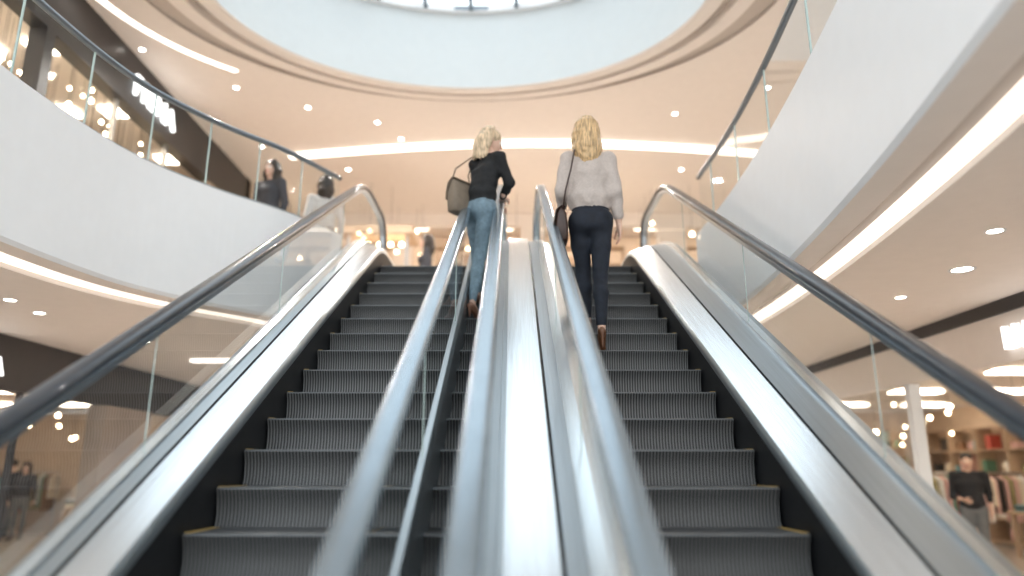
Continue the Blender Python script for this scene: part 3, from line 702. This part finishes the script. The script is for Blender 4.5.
human('woman',tuple(g1),yw,1.64,dict(
  pelvis=loc1(-.275,5.88,3.71),waist=loc1(-.255,5.88,3.88),chest=loc1(-.235,5.89,4.05),neck=loc1(-.205,5.91,4.225),
  shL=loc1(-.33,6.0,4.18),elL=loc1(-.30,6.17,3.98),wrL=loc1(-.15,6.25,3.90),
  shR=loc1(-.110,5.81,4.175),elR=loc1(-.02,5.86,3.95),wrR=loc1(-.080,6.02,3.885),
  hipL=loc1(-.33,5.94,3.70),knL=loc1(-.30,6.05,3.33),anL=loc1(-.29,5.99,2.97),toeL=loc1(-.22,6.09,2.905),
  hipR=loc1(-.215,5.83,3.70),knR=loc1(-.27,5.82,3.27),anR=loc1(-.325,5.70,2.83),toeR=loc1(-.27,5.80,2.73)),w1,vox=.010,long=.2,loose=.010,hyaw=-.62,hpitch=-.28,hoff=(.0,.02),hemz=.555,seed=5,spread=1.6,
  hands={'R':((rotz(-yw)@V(-.05,.9,.05)),(0,0,-1),-1,.45),'L':((rotz(-yw)@V(.5,.5,-.1)),(0,0,-1),1,.45)})
bx,by,bz=-.44,5.84,3.80
bag('tote_bag',(bx,by,bz),math.radians(50),.26,.12,.30,taupe,[(bx-.08,by-.07,bz+.13),(bx-.05,by-.06,bz+.25),(-.36,5.86,4.19),(-.335,5.97,4.245),(-.37,6.04,4.18),(bx+.05,by+.1,bz+.25),(bx+.07,by+.08,bz+.13)],.1)
bgw=dict(common,hair=dk,top=mat('charcoal_jacket',(.05,.05,.06),.8),pants=mat('grey_trousers',(.16,.17,.18),.8),shoe=mat('black_shoe',(.02,.02,.02),.5))
bgm=dict(bgw,top=mat('black_tshirt',(.012,.012,.015),.8))
bg3=dict(bgw,top=mat('ivory_blouse',(.65,.62,.6),.8),pants=mat('black_trousers',(.02,.02,.025),.8))
human('man',(7.3,11.85,0),math.radians(150),1.80,dict(wrR=(.10,.24,1.05),elR=(.25,-.02,1.10),wrL=(-.24,.05,.88)),bgm,vox=.017,female=False,heels=False,cropsleeve=.4,loose=.02,hemz=.53)
human('woman',(-11.1,16.9,0),math.radians(200),1.70,{},bgw,vox=.018,long=.2,heels=False)
human('man',(-11.7,17.3,0),math.radians(90),1.78,{},bgm,vox=.018,female=False,heels=False)
human('woman',(-3.05,8.45,Z1),math.radians(160),1.66,{},bgw,vox=.018,long=.22,heels=False)
human('woman',(-2.5,9.0,Z1),math.radians(20),1.66,{},bg3,vox=.018,long=.2,heels=False)
human('woman',(-1.43,11.4,Z1),math.radians(100),1.64,{},bgw,vox=.018,long=.25,heels=False)

# ------------------------------------------------------------ lights
w=D.worlds.new('sky_world'); C.scene.world=w; w.use_nodes=True; nt=w.node_tree; bgd=nt.nodes['Background']
tc=nt.nodes.new('ShaderNodeTexCoord'); sp=nt.nodes.new('ShaderNodeSeparateXYZ'); rp=nt.nodes.new('ShaderNodeValToRGB')
nt.links.new(tc.outputs['Generated'],sp.inputs[0]); nt.links.new(sp.outputs['Z'],rp.inputs[0])
rp.color_ramp.elements[0].color=(.84,.80,.76,1); rp.color_ramp.elements[0].position=0
rp.color_ramp.elements[1].color=(.84,.93,.98,1); rp.color_ramp.elements[1].position=.5
nt.links.new(rp.outputs[0],bgd.inputs['Color']); bgd.inputs['Strength'].default_value=1.7
def spot(x,y,z,e,ang=150,col=(1,.92,.85),r=.12):
    l=D.lights.new('ceiling_spot','SPOT'); l.energy=e; l.spot_size=math.radians(ang); l.spot_blend=.8; l.color=col; l.shadow_soft_size=r
    o=D.objects.new('ceiling_spot',l); C.collection.objects.link(o); o.location=(x,y,z)
for x,y in ((-3.9,9.2),(-2.2,10.7),(1.4,10.9),(4.5,8.5),(0,13)): spot(x,y,HC-.02,300,r=.05)
for x,y in ((3.39,5.2),(-4.5,6.4),(-3,9.5),(3,9.5),(0,12),(-4.3,12.5)): spot(x,y,SOF,160,r=.05)
# ------------------------------------------------------------ camera
cam=D.cameras.new('camera'); co=D.objects.new('camera',cam); C.collection.objects.link(co)
co.location=(0,0,1.52); co.rotation_euler=(math.radians(90+14.2),0,0)
cam.lens=25.2; cam.sensor_width=36; cam.clip_start=.05; cam.clip_end=200
cam.dof.use_dof=True; cam.dof.focus_distance=4.7; cam.dof.aperture_fstop=.52
C.scene.camera=co
C.scene.view_settings.view_transform='Standard'; C.scene.view_settings.exposure=.42
